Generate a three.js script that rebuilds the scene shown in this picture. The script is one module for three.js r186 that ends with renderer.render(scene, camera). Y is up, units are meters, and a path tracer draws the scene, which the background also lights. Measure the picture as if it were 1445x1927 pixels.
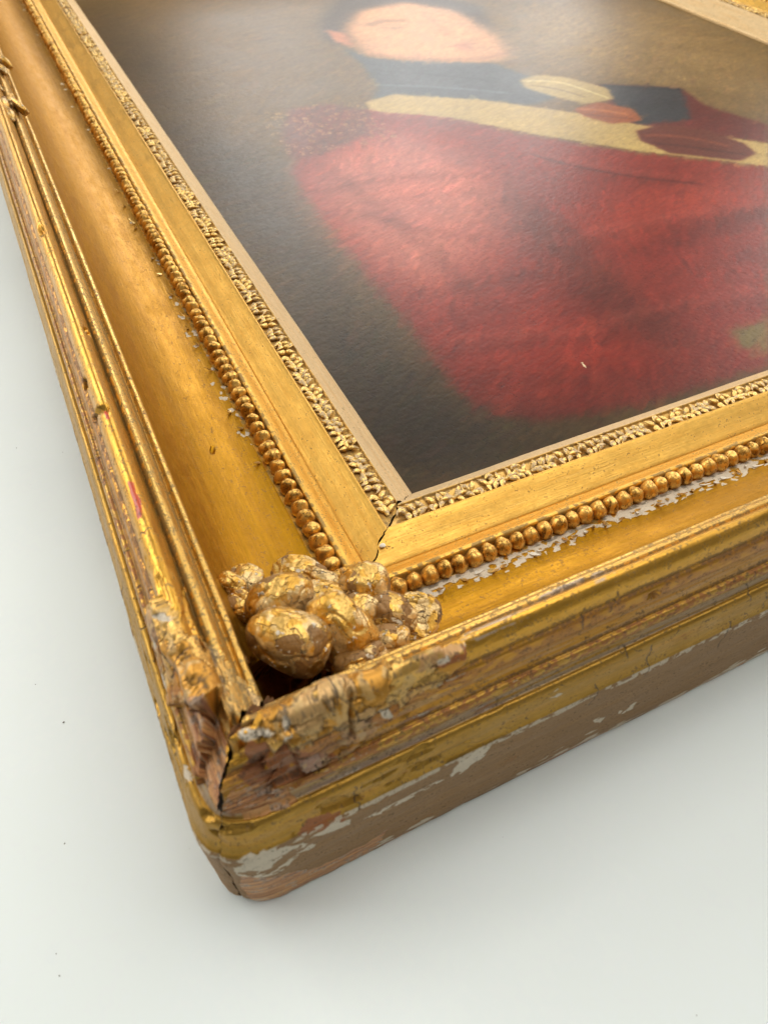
import * as THREE from 'three';
import { mergeGeometries } from 'three/addons/utils/BufferGeometryUtils.js';
import { RectAreaLightUniformsLib } from 'three/addons/lights/RectAreaLightUniformsLib.js';

// ---------------------------------------------------------------- camera, light, exposure
const scene = new THREE.Scene();
const renderer = new THREE.WebGLRenderer({ antialias: true });
renderer.toneMapping = THREE.LinearToneMapping;
renderer.toneMappingExposure = 0.93;
renderer.shadowMap.enabled = true;
RectAreaLightUniformsLib.init();
scene.background = new THREE.Color().setRGB(0.22, 0.22, 0.215);      // the dim rest of the room

const LIFT = 0.016;                                                  // sight edge of the frame above the table top
const camera = new THREE.PerspectiveCamera(70.69, 767 / 1024, 0.01, 20);
camera.matrixAutoUpdate = true;
camera.position.set(-0.10905, 0.2353 + LIFT, 0.18747);
camera.quaternion.setFromRotationMatrix(new THREE.Matrix4().makeBasis(
  new THREE.Vector3(0.9005968, 0.0189228, 0.4342435), new THREE.Vector3(0.3163372, 0.6566168, -0.6846788), new THREE.Vector3(-0.2980877, 0.7539869, 0.585361)));
camera.focus = 0.31;
camera.userData.fStop = 15;

// three windows: one beyond the head of the picture to the right (it is mirrored in the varnish), one on either side of the table
const WINDOWS = [
  { at: [1.35, 1.13, -2.5], turn: 0, w: 1.75, h: 1.25, power: 5.6, label: 'white framed window of three bright panes beyond the head of the portrait' },
  { at: [-1.75, 1.3, -1.7], turn: Math.PI / 4, w: 2.3, h: 1.7, power: 5.5, label: 'white framed window of three bright panes beside the long rail of the frame' },
  { at: [2.6, 0.85, -0.9], turn: -Math.PI / 2, w: 1.8, h: 1.3, power: 5.0, label: 'white framed window of three bright panes facing the right side of the portrait' },
];
for (const { at, turn, w, h, power } of WINDOWS) {
  const light = new THREE.RectAreaLight(new THREE.Color().setRGB(1.0, 0.99, 0.965), power, w - 0.08, h - 0.08);
  const n = new THREE.Vector3(Math.sin(turn), 0, Math.cos(turn));
  light.position.set(...at).addScaledVector(n, -0.035); light.lookAt(light.position.clone().add(n)); scene.add(light);
}
// and an overhead fill panel, added to brighten upward faces, no real fitting
const FILL_PANEL = { at: [0.75, 2.4, -0.2], size: 2.3, power: 2.7 };
const fillPanelLight = new THREE.RectAreaLight(new THREE.Color().setRGB(1.0, 0.985, 0.95), FILL_PANEL.power, FILL_PANEL.size - 0.06, FILL_PANEL.size - 0.06);
fillPanelLight.position.set(FILL_PANEL.at[0], FILL_PANEL.at[1] - 0.012, FILL_PANEL.at[2]); fillPanelLight.lookAt(FILL_PANEL.at[0], 0, FILL_PANEL.at[2]); scene.add(fillPanelLight);

// ---------------------------------------------------------------- helpers
let seedState = 12345;
function reseed(n) { seedState = n >>> 0; }
function rnd() { seedState = (seedState + 0x6D2B79F5) >>> 0; let t = seedState; t = Math.imul(t ^ (t >>> 15), t | 1); t ^= t + Math.imul(t ^ (t >>> 7), t | 61); return ((t ^ (t >>> 14)) >>> 0) / 4294967296; }
const rr = (a, b) => a + (b - a) * rnd();
const NT = 512, ntab = new Float32Array(NT * NT);
reseed(7); for (let i = 0; i < NT * NT; i++) ntab[i] = rnd();
function vn(x, y) {
  const xi = Math.floor(x), yi = Math.floor(y); let fx = x - xi, fy = y - yi;
  fx = fx * fx * (3 - 2 * fx); fy = fy * fy * (3 - 2 * fy);
  const x0 = xi & 511, x1 = (xi + 1) & 511, y0 = (yi & 511) << 9, y1 = ((yi + 1) & 511) << 9;
  const a = ntab[y0 + x0], b = ntab[y0 + x1], c = ntab[y1 + x0], d = ntab[y1 + x1];
  return a + (b - a) * fx + (c - a) * fy + (a - b - c + d) * fx * fy;
}
function fbm(x, y, o = 4) { let s = 0, a = 0.5, n = 0; for (let i = 0; i < o; i++) { s += a * vn(x, y); n += a; a *= 0.5; x = x * 2.03 + 17.3; y = y * 2.03 + 9.1; } return s / n; }
function vn3(x, y, z) { const zi = Math.floor(z); let f = z - zi; f = f * f * (3 - 2 * f); return vn(x + zi * 37.7, y + zi * 17.3) * (1 - f) + vn(x + (zi + 1) * 37.7, y + (zi + 1) * 17.3) * f; }
function worley(x, y) {                                              // [distance to the nearest cell border, id of the cell]
  const xi = Math.floor(x), yi = Math.floor(y); let f1 = 9, f2 = 9, id = 0;
  for (let j = -1; j <= 1; j++) for (let i = -1; i <= 1; i++) {
    const k = ((xi + i) & 511) + (((yi + j) & 511) << 9), k2 = (k + 7919) & 262143;
    const dx = xi + i + ntab[k] - x, dy = yi + j + ntab[k2] - y, d = dx * dx + dy * dy;
    if (d < f1) { f2 = f1; f1 = d; id = ntab[(k + 31337) & 262143]; } else if (d < f2) f2 = d;
  }
  return [Math.sqrt(f2) - Math.sqrt(f1), id];
}
const sst = (a, b, x) => { const t = Math.min(1, Math.max(0, (x - a) / (b - a))); return t * t * (3 - 2 * t); };
const clamp = (x, a = 0, b = 1) => Math.min(b, Math.max(a, x));
const mix3 = (c, d, t) => { c[0] += (d[0] - c[0]) * t; c[1] += (d[1] - c[1]) * t; c[2] += (d[2] - c[2]) * t; };
const enc = (v) => { v = clamp(v); return Math.round(255 * (v <= 0.0031308 ? v * 12.92 : 1.055 * Math.pow(v, 1 / 2.4) - 0.055)); };
function dataTexture(data, w, h, srgb, repeat) {
  const t = new THREE.DataTexture(data, w, h, THREE.RGBAFormat); t.magFilter = THREE.LinearFilter; t.minFilter = THREE.LinearFilter;
  if (srgb) t.colorSpace = THREE.SRGBColorSpace;
  if (repeat) t.wrapS = t.wrapT = THREE.RepeatWrapping;
  t.needsUpdate = true; return t;
}
// one pass over the texels: f(i, j, out) fills out = [r, g, b, roughness, metalness, height]
function bake(w, h, f, repeat) {
  const c = new Uint8Array(w * h * 4), m = new Uint8Array(w * h * 4), b = new Uint8Array(w * h * 4), o = new Float32Array(6);
  for (let j = 0; j < h; j++) for (let i = 0; i < w; i++) {
    f(i, j, o); const k = (j * w + i) * 4;
    c[k] = enc(o[0]); c[k + 1] = enc(o[1]); c[k + 2] = enc(o[2]); c[k + 3] = 255;
    m[k] = 255; m[k + 1] = 255 * clamp(o[3]); m[k + 2] = 255 * clamp(o[4]); m[k + 3] = 255;
    const q = 255 * clamp(o[5]); b[k] = b[k + 1] = b[k + 2] = q; b[k + 3] = 255;
  }
  return { map: dataTexture(c, w, h, true, repeat), orm: dataTexture(m, w, h, false, repeat), bump: dataTexture(b, w, h, false, repeat) };
}
function texMaterial(t, bumpScale) {
  return new THREE.MeshStandardMaterial({ map: t.map, roughnessMap: t.orm, metalnessMap: t.orm, roughness: 1, metalness: 1, bumpMap: t.bump, bumpScale, side: THREE.DoubleSide });
}
const taken = {};
function numbered(n) { const k = taken[n] = (taken[n] ?? -1) + 1; return k ? `${n}_${String(k).padStart(3, '0')}` : n; }
function part(name, geometry, material, parent) { const m = new THREE.Mesh(geometry, material); m.name = name; m.castShadow = m.receiveShadow = true; parent.add(m); return m; }
function group(name, parent) { const g = new THREE.Group(); g.name = name; parent.add(g); return g; }
function top(o, label, category, grp) { o.name = numbered(o.name); o.userData.label = label; o.userData.category = category; if (grp) o.userData.group = grp; scene.add(o); return o; }
function structure(o, name) { o.name = name; o.userData.kind = 'structure'; o.castShadow = o.receiveShadow = true; scene.add(o); return o; }

// ---------------------------------------------------------------- measured shapes
// section of the moulding from the sight edge outwards: outward distance and height above the sight edge, in mm
const PROFILE = [0.0,-3.84,-0.16,-0.64,0.96,0.96,14.08,13.76,15.04,12.48,19.2,11.84,23.68,13.12,24.64,15.68,24.81,15.87,25.08,16.11,25.6,16.16,26.44,15.9,27.53,15.44,28.8,14.88,30.32,14.18,32.01,13.37,33.6,12.64,35.05,12.02,36.4,11.48,37.44,11.04,38.04,10.74,38.35,10.55,38.56,10.4,38.73,10.23,38.8,10.1,38.88,10.08,39.0,10.25,39.12,10.52,39.2,10.72,39.82,11.05,40.7,11.54,41.6,12.16,42.45,12.96,43.32,13.88,44.16,14.72,44.95,15.44,45.71,16.07,46.4,16.48,47.0,16.67,47.54,16.65,48.0,16.32,48.28,15.48,48.5,14.33,48.96,13.44,49.86,13.02,51.01,12.85,52.16,12.8,53.29,12.88,54.41,13.08,55.36,13.28,56.07,13.46,56.6,13.64,56.96,13.76,59.41,13.84,61.86,14.09,64.29,14.5,66.68,15.07,69.04,15.8,71.36,16.68,73.62,17.72,75.81,18.91,77.94,20.24,79.98,21.71,81.93,23.32,83.79,25.05,85.55,26.91,87.2,28.87,88.73,30.95,90.14,33.12,91.42,35.38,92.57,37.73,93.59,40.14,94.46,42.62,95.19,45.16,95.77,47.73,96.21,50.34,96.5,52.98,96.63,55.63,96.7,56.17,96.78,56.85,96.9,57.44,97.03,57.84,97.19,58.16,97.44,58.4,97.83,58.61,98.31,58.76,98.72,58.72,99.01,58.36,99.23,57.82,99.46,57.44,99.7,57.24,99.94,57.2,100.16,57.6,100.34,58.69,100.5,60.23,100.74,61.76,101.06,63.24,101.46,64.71,101.92,65.92,102.48,66.78,103.1,67.37,103.68,67.68,104.21,67.63,104.71,67.3,105.12,66.88,105.42,66.35,105.62,65.72,105.76,65.28,105.88,65.99,106.05,67.01,106.3,68.16,106.64,69.48,107.05,70.92,107.52,72.16,108.06,73.14,108.66,73.92,109.28,74.4,109.92,74.5,110.58,74.3,111.2,73.92,111.79,73.37,112.34,72.64,112.8,71.84,113.13,70.95,113.36,69.98,113.54,69.12,113.66,68.4,113.72,67.78,113.76,67.36,114.07,67.22,114.51,67.0,114.88,66.72,115.12,66.39,115.3,65.99,115.46,65.44,115.62,64.65,115.77,63.71,115.84,62.88,115.79,62.33,115.67,61.88,115.58,61.28,115.54,60.36,115.53,59.28,115.62,58.24,115.85,57.24,116.18,56.28,116.48,55.52,116.73,55.03,116.96,54.74,117.12,54.56,117.44,54.63,117.89,54.69,118.3,54.56,118.64,54.11,118.93,53.46,119.1,52.8,119.11,52.15,119.01,51.49,118.88,50.88,118.71,50.39,118.51,49.95,118.4,49.44,118.41,48.76,118.51,48.02,118.66,47.36,118.88,46.83,119.16,46.38,119.36,46.08,119.7,46.17,120.18,46.29,120.64,46.24,121.04,45.99,121.42,45.57,121.76,44.96,122.04,44.08,122.29,43.0,122.5,41.92,122.65,40.89,122.78,39.87,122.94,38.88,123.2,37.9,123.49,36.95,123.78,36.16,124.05,35.58,124.3,35.16,124.48,34.88,124.8,33.6,124.48,6.4,124.32,-9.6,123.52,-15.04,121.6,-16.0];
const SEGMENTS = [['liner', 0, 3], ['leaf_band', 3, 7], ['frieze', 7, 28], ['bead_seat', 28, 52], ['cove', 52, 77], ['top_fillet', 77, 107], ['torus', 107, 128], ['step', 128, 149], ['astragal', 149, 167], ['ogee', 167, 185], ['side_face', 185, 190]];
// damage seen on the near rail (B) and on the long rail (L): what shows there, outline as (along, around the section) in mm
const DAMAGE = [
  ['B','lump',[-103,138,-88,139,-74,150,-66,168,-70,176,-100,178]],
  ['L','lump',[-103,139,-94,140,-88,150,-80,160,-78,172,-100,176]],
['B','lump',[-71.1,170.3,-58.0,170.8,-46.7,172.3,-47.0,175.5,-54.4,182.6,-65.2,183.4,-73.3,188.4,-82.7,194.9,-93.8,193.4,-96.2,177.7,-102.1,172.2]],
  ['L','lump',[-62.2,175.1,-70.7,171.5,-79.8,171.0,-89.9,165.2,-99.1,157.2,-106.7,167.8,-98.0,171.8,-85.5,194.2,-71.9,195.1,-59.6,195.0]],
  ['B','wood',[-116.6,196.6,-112.3,189.0,-106.0,191.6,-100.4,196.4,-97.1,204.6,-108.7,205.0,-117.7,202.7]],
  ['L','wood',[-94.1,176.3,-98.0,171.8,-106.7,169.8,-114.1,177.2,-119.3,195.0,-110.1,196.4,-98.0,193.8]],
  ['B','bole',[-111.4,183.2,-103.8,173.5,-93.6,181.2,-83.7,193.6,-96.0,195.4,-106.4,193.3]],
  ['B','bole',[-58.8,172.5,-54.4,171.3,-47.0,172.3,-47.2,175.1,-53.5,175.8,-61.5,173.8]],
  ['B','gesso',[-48.5,171.8,-46.6,172.0,-47.0,176.2,-48.3,176.3,-48.1,173.5]],
  ['B','gesso',[-54.9,172.2,-52.0,172.8,-51.8,174.6,-54.5,174.4]],
  ['B','gesso',[-95.3,171.8,-93.4,172.0,-94.1,175.5,-95.8,179.1,-96.5,175.5]],
  ['B','gesso',[-73.2,178.1,-70.1,180.1,-67.9,182.8,-70.5,184.4,-72.6,181.2]],
  ['B','gesso',[-106.6,172.2,-104.2,170.8,-98.4,173.1,-99.6,174.7,-106.2,173.0]],
  ['B','gesso',[-119.0,218.8,-114.0,216.0,-107.8,217.3,-98.8,223.9,-94.6,233.7,-101.1,233.9,-106.4,240.2,-115.6,238.0,-119.5,232.6]],
  ['B','gesso',[-53.0,228.8,-50.0,219.9,-43.5,219.0,-40.0,220.0,-41.1,226.7,-46.6,229.8,-50.6,234.2]],
  ['B','gesso',[-21.0,207.7,-13.6,208.4,-9.3,211.5,-12.6,212.9,-19.9,210.9]],
  ['B','gesso',[2.0,241.3,8.8,243.5,8.2,250.0]],
  ['B','gesso',[15.4,246.7,22.0,246.0,23.2,251.2,18.3,251.8]],
  ['B','bole',[-99.7,217.3,-96.7,213.9,-87.2,216.0,-86.0,223.8,-94.1,221.5]],
  ['B','gesso',[-88.6,220.2,-85.4,220.0,-84.7,227.8,-94.2,224.6,-100.2,221.8,-95.4,218.6]],
  ['B','wood',[-121.6,247.9,-118.1,233.5,-108.2,242.7,-95.7,255.6,-79.6,255.6,-74.2,252.8,-71.4,251.4,-77.4,266.7,-103.2,266.0,-118.6,262.1]],
  ['B','grey',[-47.4,171.2,-17.7,157.6,-2.1,156.1,-1.8,158.7,-21.9,172.2,-42.1,173.4]],
  ['B','grey',[0.4,157.9,7.8,158.2,3.4,171.3,-4.2,171.7]],
  ['B','dark',[13.3,182.7,15.6,182.5,17.5,184.4,16.6,186.7,14.0,184.8]],
  ['B','dark',[-78.6,170.3,-78.2,172.2,-79.7,178.1,-79.4,187.3,-80.8,187.7,-80.8,179.7]],
  ['B','bole',[-93.1,189.2,-88.7,187.8,-85.0,191.4,-86.7,193.8,-90.9,193.3]],
  ['L','red',[-18.6,172.2,-20.0,170.7,-24.7,171.1,-27.5,170.2,-34.6,171.6,-34.5,173.3,-28.8,172.6,-24.0,172.6]],
  ['L','red',[18.0,172.3,17.8,171.1,11.9,171.0,12.0,172.1]],
  ['L','dark',[153.9,173.5,151.8,171.3,144.6,170.7,146.6,174.0]],
  ['L','dark',[46.2,180.2,39.6,175.3,35.4,175.8,40.6,180.6]],
  ['L','dark',[44.8,94.5,45.5,92.3,42.2,92.9,41.5,95.0]],
  ['L','dark',[24.5,182.7,23.5,177.9,17.9,170.2,16.2,170.6,19.6,176.1,21.9,181.4]],
  ['L','dark',[68.9,168.9,72.5,166.1,71.5,163.0,66.9,166.9]],
  ['L','gesso',[-62.9,194.3,-72.7,181.8,-68.3,193.3,-66.7,195.1]],
  ['L','gesso',[-73.2,195.8,-75.6,194.1,-82.3,195.4,-75.3,204.7]],
  ['L','gesso',[-63.6,180.4,-70.2,172.8,-72.9,172.2,-69.7,176.3]],
  ['L','gesso',[-98.3,206.1,-99.9,204.5,-103.5,205.3,-101.8,208.1]],
];
// outlines and drawn lines of the portrait, (across, up) in mm from the near corner of the sight edge
const FIGURE = {
  coat: [173,411,218,379,268,311,327,250,404,189,218,4,133,8,79,19,57,38,56,63,59,118,59,167,62,260,67,324,95,368,144,410],
  epaulette: [109,438,144,435,171,405,148,367,101,344,76,345,84,389],
  sash: [175,426,204,433,268,394,335,330,363,294,437,222,406,191,330,254,271,315,227,369,172,407],
  collar: [213,571,223,529,252,507,330,468,343,415,345,374,305,366,204,432,182,429,199,453,211,515],
  face: [241,614,279,665,339,678,375,632,372,538,353,481,317,476,254,510,228,540],
  hair: [220,642,270,716,365,731,413,638,380,550,373,628,336,673,288,670,247,622,218,569,207,591],
  ear: [219,623,234,604,225,561,213,580],
  brow: [267,625,290,632,314,623,311,614,287,621,265,614],
  eye: [273,608,293,607,305,599,287,594],
  mouth: [319,530,338,533,332,511,317,509],
  nose: [320,592,345,579,342,561,327,552,316,579],
  brooch: [329,420,349,424,370,411,390,374,380,350,350,351,334,376,323,402],
  cloth: [354,396,392,383,454,347,446,303,466,251,439,224,362,293,339,328,375,346],
  clothdark: [392,383,454,347,437,320,412,285,363,294,372,334],
  medal: [334,343,363,348,381,324,372,301,344,305,333,327],
  oval: [354,285,384,286,409,262,419,230,414,212,392,207,351,240,345,268],
  fold: [203,265,204,206,200,145,195,75,202,38,177,40,168,75,174,143,183,207],
  fold2: [361,146,283,139,217,123,276,130,343,129],
  lit_glare: [98,346,180,365,203,261,175,194,89,134,66,183,65,275],
  lit_glare2: [217,192,314,203,393,179,361,146,267,146,210,141],
  lowred: [60,101,143,92,169,31,96,26,69,47],
  button: [222,38,252,38,228,14,216,23],
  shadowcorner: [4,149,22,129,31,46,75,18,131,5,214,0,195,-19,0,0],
  leftdark: [27,418,65,349,51,151,50,47,75,18,0,0,-2,822,43,804,32,572],
  scratch: [128,49,128,44,127,44,127,49],
  rightlit: [436,608,609,562,616,400,470,255,441,318,384,398,371,466],
};
const LINES = {
  nose: [340,637,335,602,338,570,326,560],
  mouth: [313,526,326,526,344,527],
  brow2: [343,636,360,623,364,599],
  eye2: [337,609,347,606,351,594],
  lid: [270,612,291,616,306,604],
  jaw: [229,536,272,501,328,480,354,489],
  collar1: [220,492,254,466,295,439,313,413],
  collar2: [199,460,250,439,302,396],
  f1: [90,338,109,239,109,125],
  f2: [249,281,272,231,337,188],
  f3: [178,155,252,156,352,138],
  f4: [164,101,229,101,311,96],
  f5: [92,247,115,205,147,183],
  f6: [66,145,116,138,165,130],
  f7: [69,86,116,79,155,58],
  f8: [81,286,120,296,177,272],
  f9: [161,67,212,67,268,54],
  f10: [63,59,98,53,146,24],
  braid1: [330,417,357,409,370,378,377,352],
  braid2: [331,405,350,390,359,363],
  cuff: [390,381,415,359,452,344],
  fing1: [338,342,355,334,369,316],
  fing2: [335,330,350,320,367,306],
  oval1: [355,274,385,267,403,231],
  oval2: [352,260,375,243,404,214],
  edge: [120,336,116,289,106,217,86,112,79,43],
};

// ---------------------------------------------------------------- the table
const SIGHT_W = 0.622, SIGHT_H = 0.856;                              // the opening of the frame, metres
{
  const t = bake(1024, 1024, (i, j, o) => {
    const x = i / 1024, y = j / 1024, n = fbm(x * 64, y * 64, 3), g = vn(x * 512, y * 512), p = fbm(x * 8 + 3, y * 8, 3);
    const k = 1 + (p - 0.5) * 0.025 + (n - 0.5) * 0.012 + (g - 0.5) * 0.008;
    o[0] = 0.755 * k; o[1] = 0.80 * k; o[2] = 0.765 * k; o[3] = 0.42 + (p - 0.5) * 0.12; o[4] = 0; o[5] = 0.5 + (n - 0.5) * 0.2;
  }, true);
  for (const k of ['map', 'orm', 'bump']) t[k].repeat.set(3, 2.6);
  const table = new THREE.Mesh(new THREE.BoxGeometry(2.4, 0.03, 2.1), texMaterial(t, 0.00008));
  table.position.set(0.55, -0.0151, -0.35);
  structure(table, 'table_top');
}

// ---------------------------------------------------------------- section of the frame
const NP = PROFILE.length / 2, PD = [], PH = [], PS = [0];
for (let i = 0; i < NP; i++) { PD.push(PROFILE[2 * i] / 1000); PH.push(PROFILE[2 * i + 1] / 1000); if (i) PS.push(PS[i - 1] + Math.hypot(PD[i] - PD[i - 1], PH[i] - PH[i - 1])); }
const STOT = PS[NP - 1], S = {};
for (const [n, a, b] of SEGMENTS) S[n] = [PS[a], PS[b]];
function denseRows(step) {                                           // rows of the section: s, d, h, normal, segment starts
  const rows = [], start = {};
  SEGMENTS.forEach(([n, a, b]) => {
    start[n] = [Math.max(0, rows.length - 1), 0]; if (!rows.length) start[n][0] = 0;
    for (let i = a; i < b; i++) {
      const L = PS[i + 1] - PS[i], m = Math.max(1, Math.round(L / step));
      for (let k = (rows.length && i === a) || i > a ? 1 : 0; k <= m; k++) { const f = k / m; rows.push([PS[i] + L * f, PD[i] + (PD[i + 1] - PD[i]) * f, PH[i] + (PH[i + 1] - PH[i]) * f, 0, 0]); }
    }
    start[n][1] = rows.length - 1;
  });
  rows.forEach((r, i) => { const p = rows[Math.max(0, i - 1)], q = rows[Math.min(rows.length - 1, i + 1)], l = Math.hypot(q[1] - p[1], q[2] - p[2]) || 1; r[3] = -(q[2] - p[2]) / l; r[4] = (q[1] - p[1]) / l; });
  return { rows, start };
}
const place = {
  B: (u, d, h) => [u, h + LIFT, d], L: (u, d, h) => [-d, h + LIFT, -u],
  R: (u, d, h) => [SIGHT_W + d, h + LIFT, -u], T: (u, d, h) => [u, h + LIFT, -(SIGHT_H + d)],
};
const flip = { B: true, L: false, R: true, T: false };
const U0 = 0.13, UA = 0.15, ULOG = Math.log(1 + 1.12 / UA);
const texU = (u) => Math.log(1 + Math.max(0, u + U0) / UA) / ULOG;
const texUinv = (t) => UA * (Math.exp(t * ULOG) - 1) - U0;

// ---------------------------------------------------------------- damage masks, drawn in the surface's own coordinates
const MW = 2048, MH = 1024, CH = { lump: [0, 0], wood: [0, 1], bole: [0, 2], gesso: [1, 0], grey: [1, 1], dark: [1, 2], red: [2, 0] };
const masks = {};
for (const rail of ['B', 'L']) {
  masks[rail] = [0, 1, 2].map((c) => {
    const cv = document.createElement('canvas'); cv.width = MW; cv.height = MH; const x = cv.getContext('2d');
    x.fillStyle = '#000'; x.fillRect(0, 0, MW, MH); x.globalCompositeOperation = 'lighter';
    for (const [r, ch, p] of DAMAGE) {
      if (r !== rail || CH[ch][0] !== c) continue;
      x.fillStyle = ['#f00', '#0f0', '#00f'][CH[ch][1]]; x.beginPath();
      for (let i = 0; i < p.length; i += 2) x.lineTo(texU(p[i] / 1000) * MW, p[i + 1] / 1000 / STOT * MH);
      x.closePath(); x.fill();
    }
    return x.getImageData(0, 0, MW, MH).data;
  });
}
function mask(rail, ch, u, s) {
  const m = masks[rail]; if (!m) return 0;
  const i = Math.floor(texU(u) * MW), j = Math.floor(s / STOT * MH); if (i < 0 || j < 0 || i >= MW || j >= MH) return 0;
  return m[CH[ch][0]][(j * MW + i) * 4 + CH[ch][1]] / 255;
}

// ---------------------------------------------------------------- surface of the gilding
const GOLD = [0.70, 0.395, 0.075], PALE = [0.80, 0.55, 0.22], OCHRE = [0.45, 0.205, 0.02], BOLE = [0.30, 0.10, 0.022], GESSO = [0.60, 0.51, 0.38], WOOD = [0.58, 0.29, 0.10], GRIME = [0.055, 0.038, 0.02], GREY = [0.40, 0.33, 0.26];
//            base colour, metalness, roughness, wear, grime
const LOOK = {
  liner: [[0.66, 0.47, 0.24], 0.45, 0.52, 0.05, 0.0], leaf_band: [[0.62, 0.38, 0.11], 0.9, 0.48, 0.2, 0.3], frieze: [[0.66, 0.38, 0.075], 0.9, 0.48, 0.05, -0.1],
  bead_seat: [[0.74, 0.43, 0.08], 0.9, 0.45, 0.2, 0.3], cove: [[0.40, 0.19, 0.007], 0.97, 0.46, 0.06, 0.2], top_fillet: [[0.70, 0.425, 0.105], 0.93, 0.38, 0.3, 0.65], torus: [[0.60, 0.315, 0.045], 0.95, 0.38, 0.3, 0.3],
  step: [[0.50, 0.245, 0.034], 0.92, 0.42, 0.5, 0.35], astragal: [[0.48, 0.28, 0.055], 0.9, 0.45, 0.6, 0.4], ogee: [[0.38, 0.215, 0.038], 0.9, 0.45, 0.2, 0.2], side_face: [[0.27, 0.150, 0.056], 0.0, 0.74, 0.12, 0.1],
};
const CRACKS = { B: [], L: [] };
reseed(42);
for (const r of ['B', 'L']) for (let i = 0; i < 26; i++) { const a = rr(S.torus[0], S.side_face[0]); CRACKS[r].push([rr(-0.1, i < 18 ? 0.25 : 0.8), a, a + rr(0.003, 0.016), rr(0, 100)]); }
const segOf = (s) => { for (const n in S) if (s <= S[n][1]) return n; return 'side_face'; };
function bakeRail(rail, W, H) {
  const segs = []; for (let j = 0; j < H; j++) segs.push(segOf((j + 0.5) / H * STOT));
  const o3 = [0, 0, 0], ro = rail === 'L' ? 500 : 0;
  return bake(W, H, (i, j, o) => {
    const u = texUinv((i + 0.5) / W), s = (j + 0.5) / H * STOT, x = u * 1000 + ro, y = s * 1000, n = segs[j], L = LOOK[n], a = S[n][0], b = S[n][1], f = (s - a) / (b - a);
    const wx = (fbm(x * 0.45, y * 0.45 + 31, 3) - 0.5) * 0.0022, wy = (fbm(x * 0.45 + 77, y * 0.45, 3) - 0.5) * 0.0022;
    const su = u + wx, sv = s + wy;
    const streak = fbm(x * 0.035 + 5, y * 1.9, 4), streak2 = fbm(x * 0.09 + 50, y * 4.5, 3), fine = fbm(x * 2.2, y * 2.2, 3), patch = fbm(x * 0.1 + 9, y * 0.28 + 4, 4), mott = fbm(x * 0.5, y * 0.6 + 60, 4);
    o3[0] = L[0][0]; o3[1] = L[0][1]; o3[2] = L[0][2];
    let metal = L[1], rough = L[2], h = 0.6 + (fine - 0.5) * 0.09 + (streak2 - 0.5) * 0.12;
    // rubbing along the length, leaf laps and small changes of tone
    mix3(o3, OCHRE, clamp((streak - 0.46) * 2.2) * (n === 'side_face' ? 0.15 : n === 'cove' ? 0.25 : 0.55));
    mix3(o3, PALE, clamp((0.42 - streak2) * 1.6) * (n === 'side_face' || n === 'ogee' || n === 'cove' ? 0.08 : 0.35));
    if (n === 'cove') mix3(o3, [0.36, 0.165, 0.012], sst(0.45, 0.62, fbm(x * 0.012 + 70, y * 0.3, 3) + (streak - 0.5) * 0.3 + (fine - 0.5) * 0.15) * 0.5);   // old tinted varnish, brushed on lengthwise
    const tone = 1 + (mott - 0.5) * 0.30 + (fine - 0.5) * 0.10 + (streak - 0.5) * 0.25; o3[0] *= tone; o3[1] *= tone; o3[2] *= tone;
    rough += (patch - 0.5) * 0.22 + (fine - 0.5) * 0.16;
    // wear through to the red clay, then to the white ground
    const wear = patch * 0.55 + streak * 0.3 + fine * 0.15, thr = 0.76 - L[3] * 0.36 * (rail === 'L' ? 0.45 : 0.35 + 0.65 * sst(0.04, -0.08, u));
    let bole = sst(thr, thr + 0.05, wear) * 0.85;
    let gesso = sst(thr + 0.11, thr + 0.125, wear + (mott - 0.5) * 0.14);
    let dark = 0, wood = 0, grey = 0, lump = 0, red = 0;
    if (rail !== 'R') {
      lump = mask(rail, 'lump', su, sv); wood = mask(rail, 'wood', su, sv); bole = Math.max(bole, mask(rail, 'bole', su, sv) * sst(0.3, 0.4, mott + 0.1)); gesso = Math.max(gesso, mask(rail, 'gesso', su, sv) * sst(0.42, 0.435, fbm(x * 0.22, y * 0.32 + 33, 4)));
      grey = mask(rail, 'grey', su, sv) * sst(0.42, 0.56, streak); dark = mask(rail, 'dark', su, sv); red = mask(rail, 'red', u, s);
    }
    // rows of chips: under the beads, along the foot of the side, along the arrises of the step and the astragal
    const q = s - S.cove[0];
    if (q > -0.003 && q < 0.008) {
      const [, id] = worley(x * 0.42, y * 0.5), has = rail === 'B' ? sst(-0.045, -0.02, u) : sst(0.03, 0.06, u) * (0.15 - 0.13 * sst(0.12, 0.2, u));
      if (id < has * (0.95 - clamp(q / 0.0065)) * (0.55 + 0.9 * fbm(x * 0.05, 3, 2)) && q > -0.0022) gesso = 1;
    }
    if (n === 'side_face') {
      const foot = (STOT - 0.0049 - s) * 1000 - 4 + (fbm(x * 0.06, 8, 3) - 0.5) * 16;                                // mm above the chipped foot
      const [, id] = worley(x * 0.16, y * 0.45); if (foot < 4 && id < 0.26 - foot * 0.06) gesso = Math.max(gesso, 0.95);
      if (foot < -4.5 && id > 0.5) wood = 1;
      if (f < 0.03 + 0.05 * fbm(x * 0.2, 2, 3) && mott > 0.44) gesso = Math.max(gesso, 0.8);
      const [, id2] = worley(x * 0.05 + 9, y * 0.22); if (id2 < 0.012 && mott > 0.4 && rail === 'B') gesso = 1;
    }
    if (n === 'astragal' && f < 0.55) { const [e, id] = worley(x * 0.75, y * 1.0); if (id > 0.62) { bole = Math.max(bole, 0.8); } else if (e < 0.1) bole = Math.max(bole, 0.55); }
    if (n === 'astragal' && f > 0.62) grey = Math.max(grey, sst(0.36, 0.5, streak) * 0.85);
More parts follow.
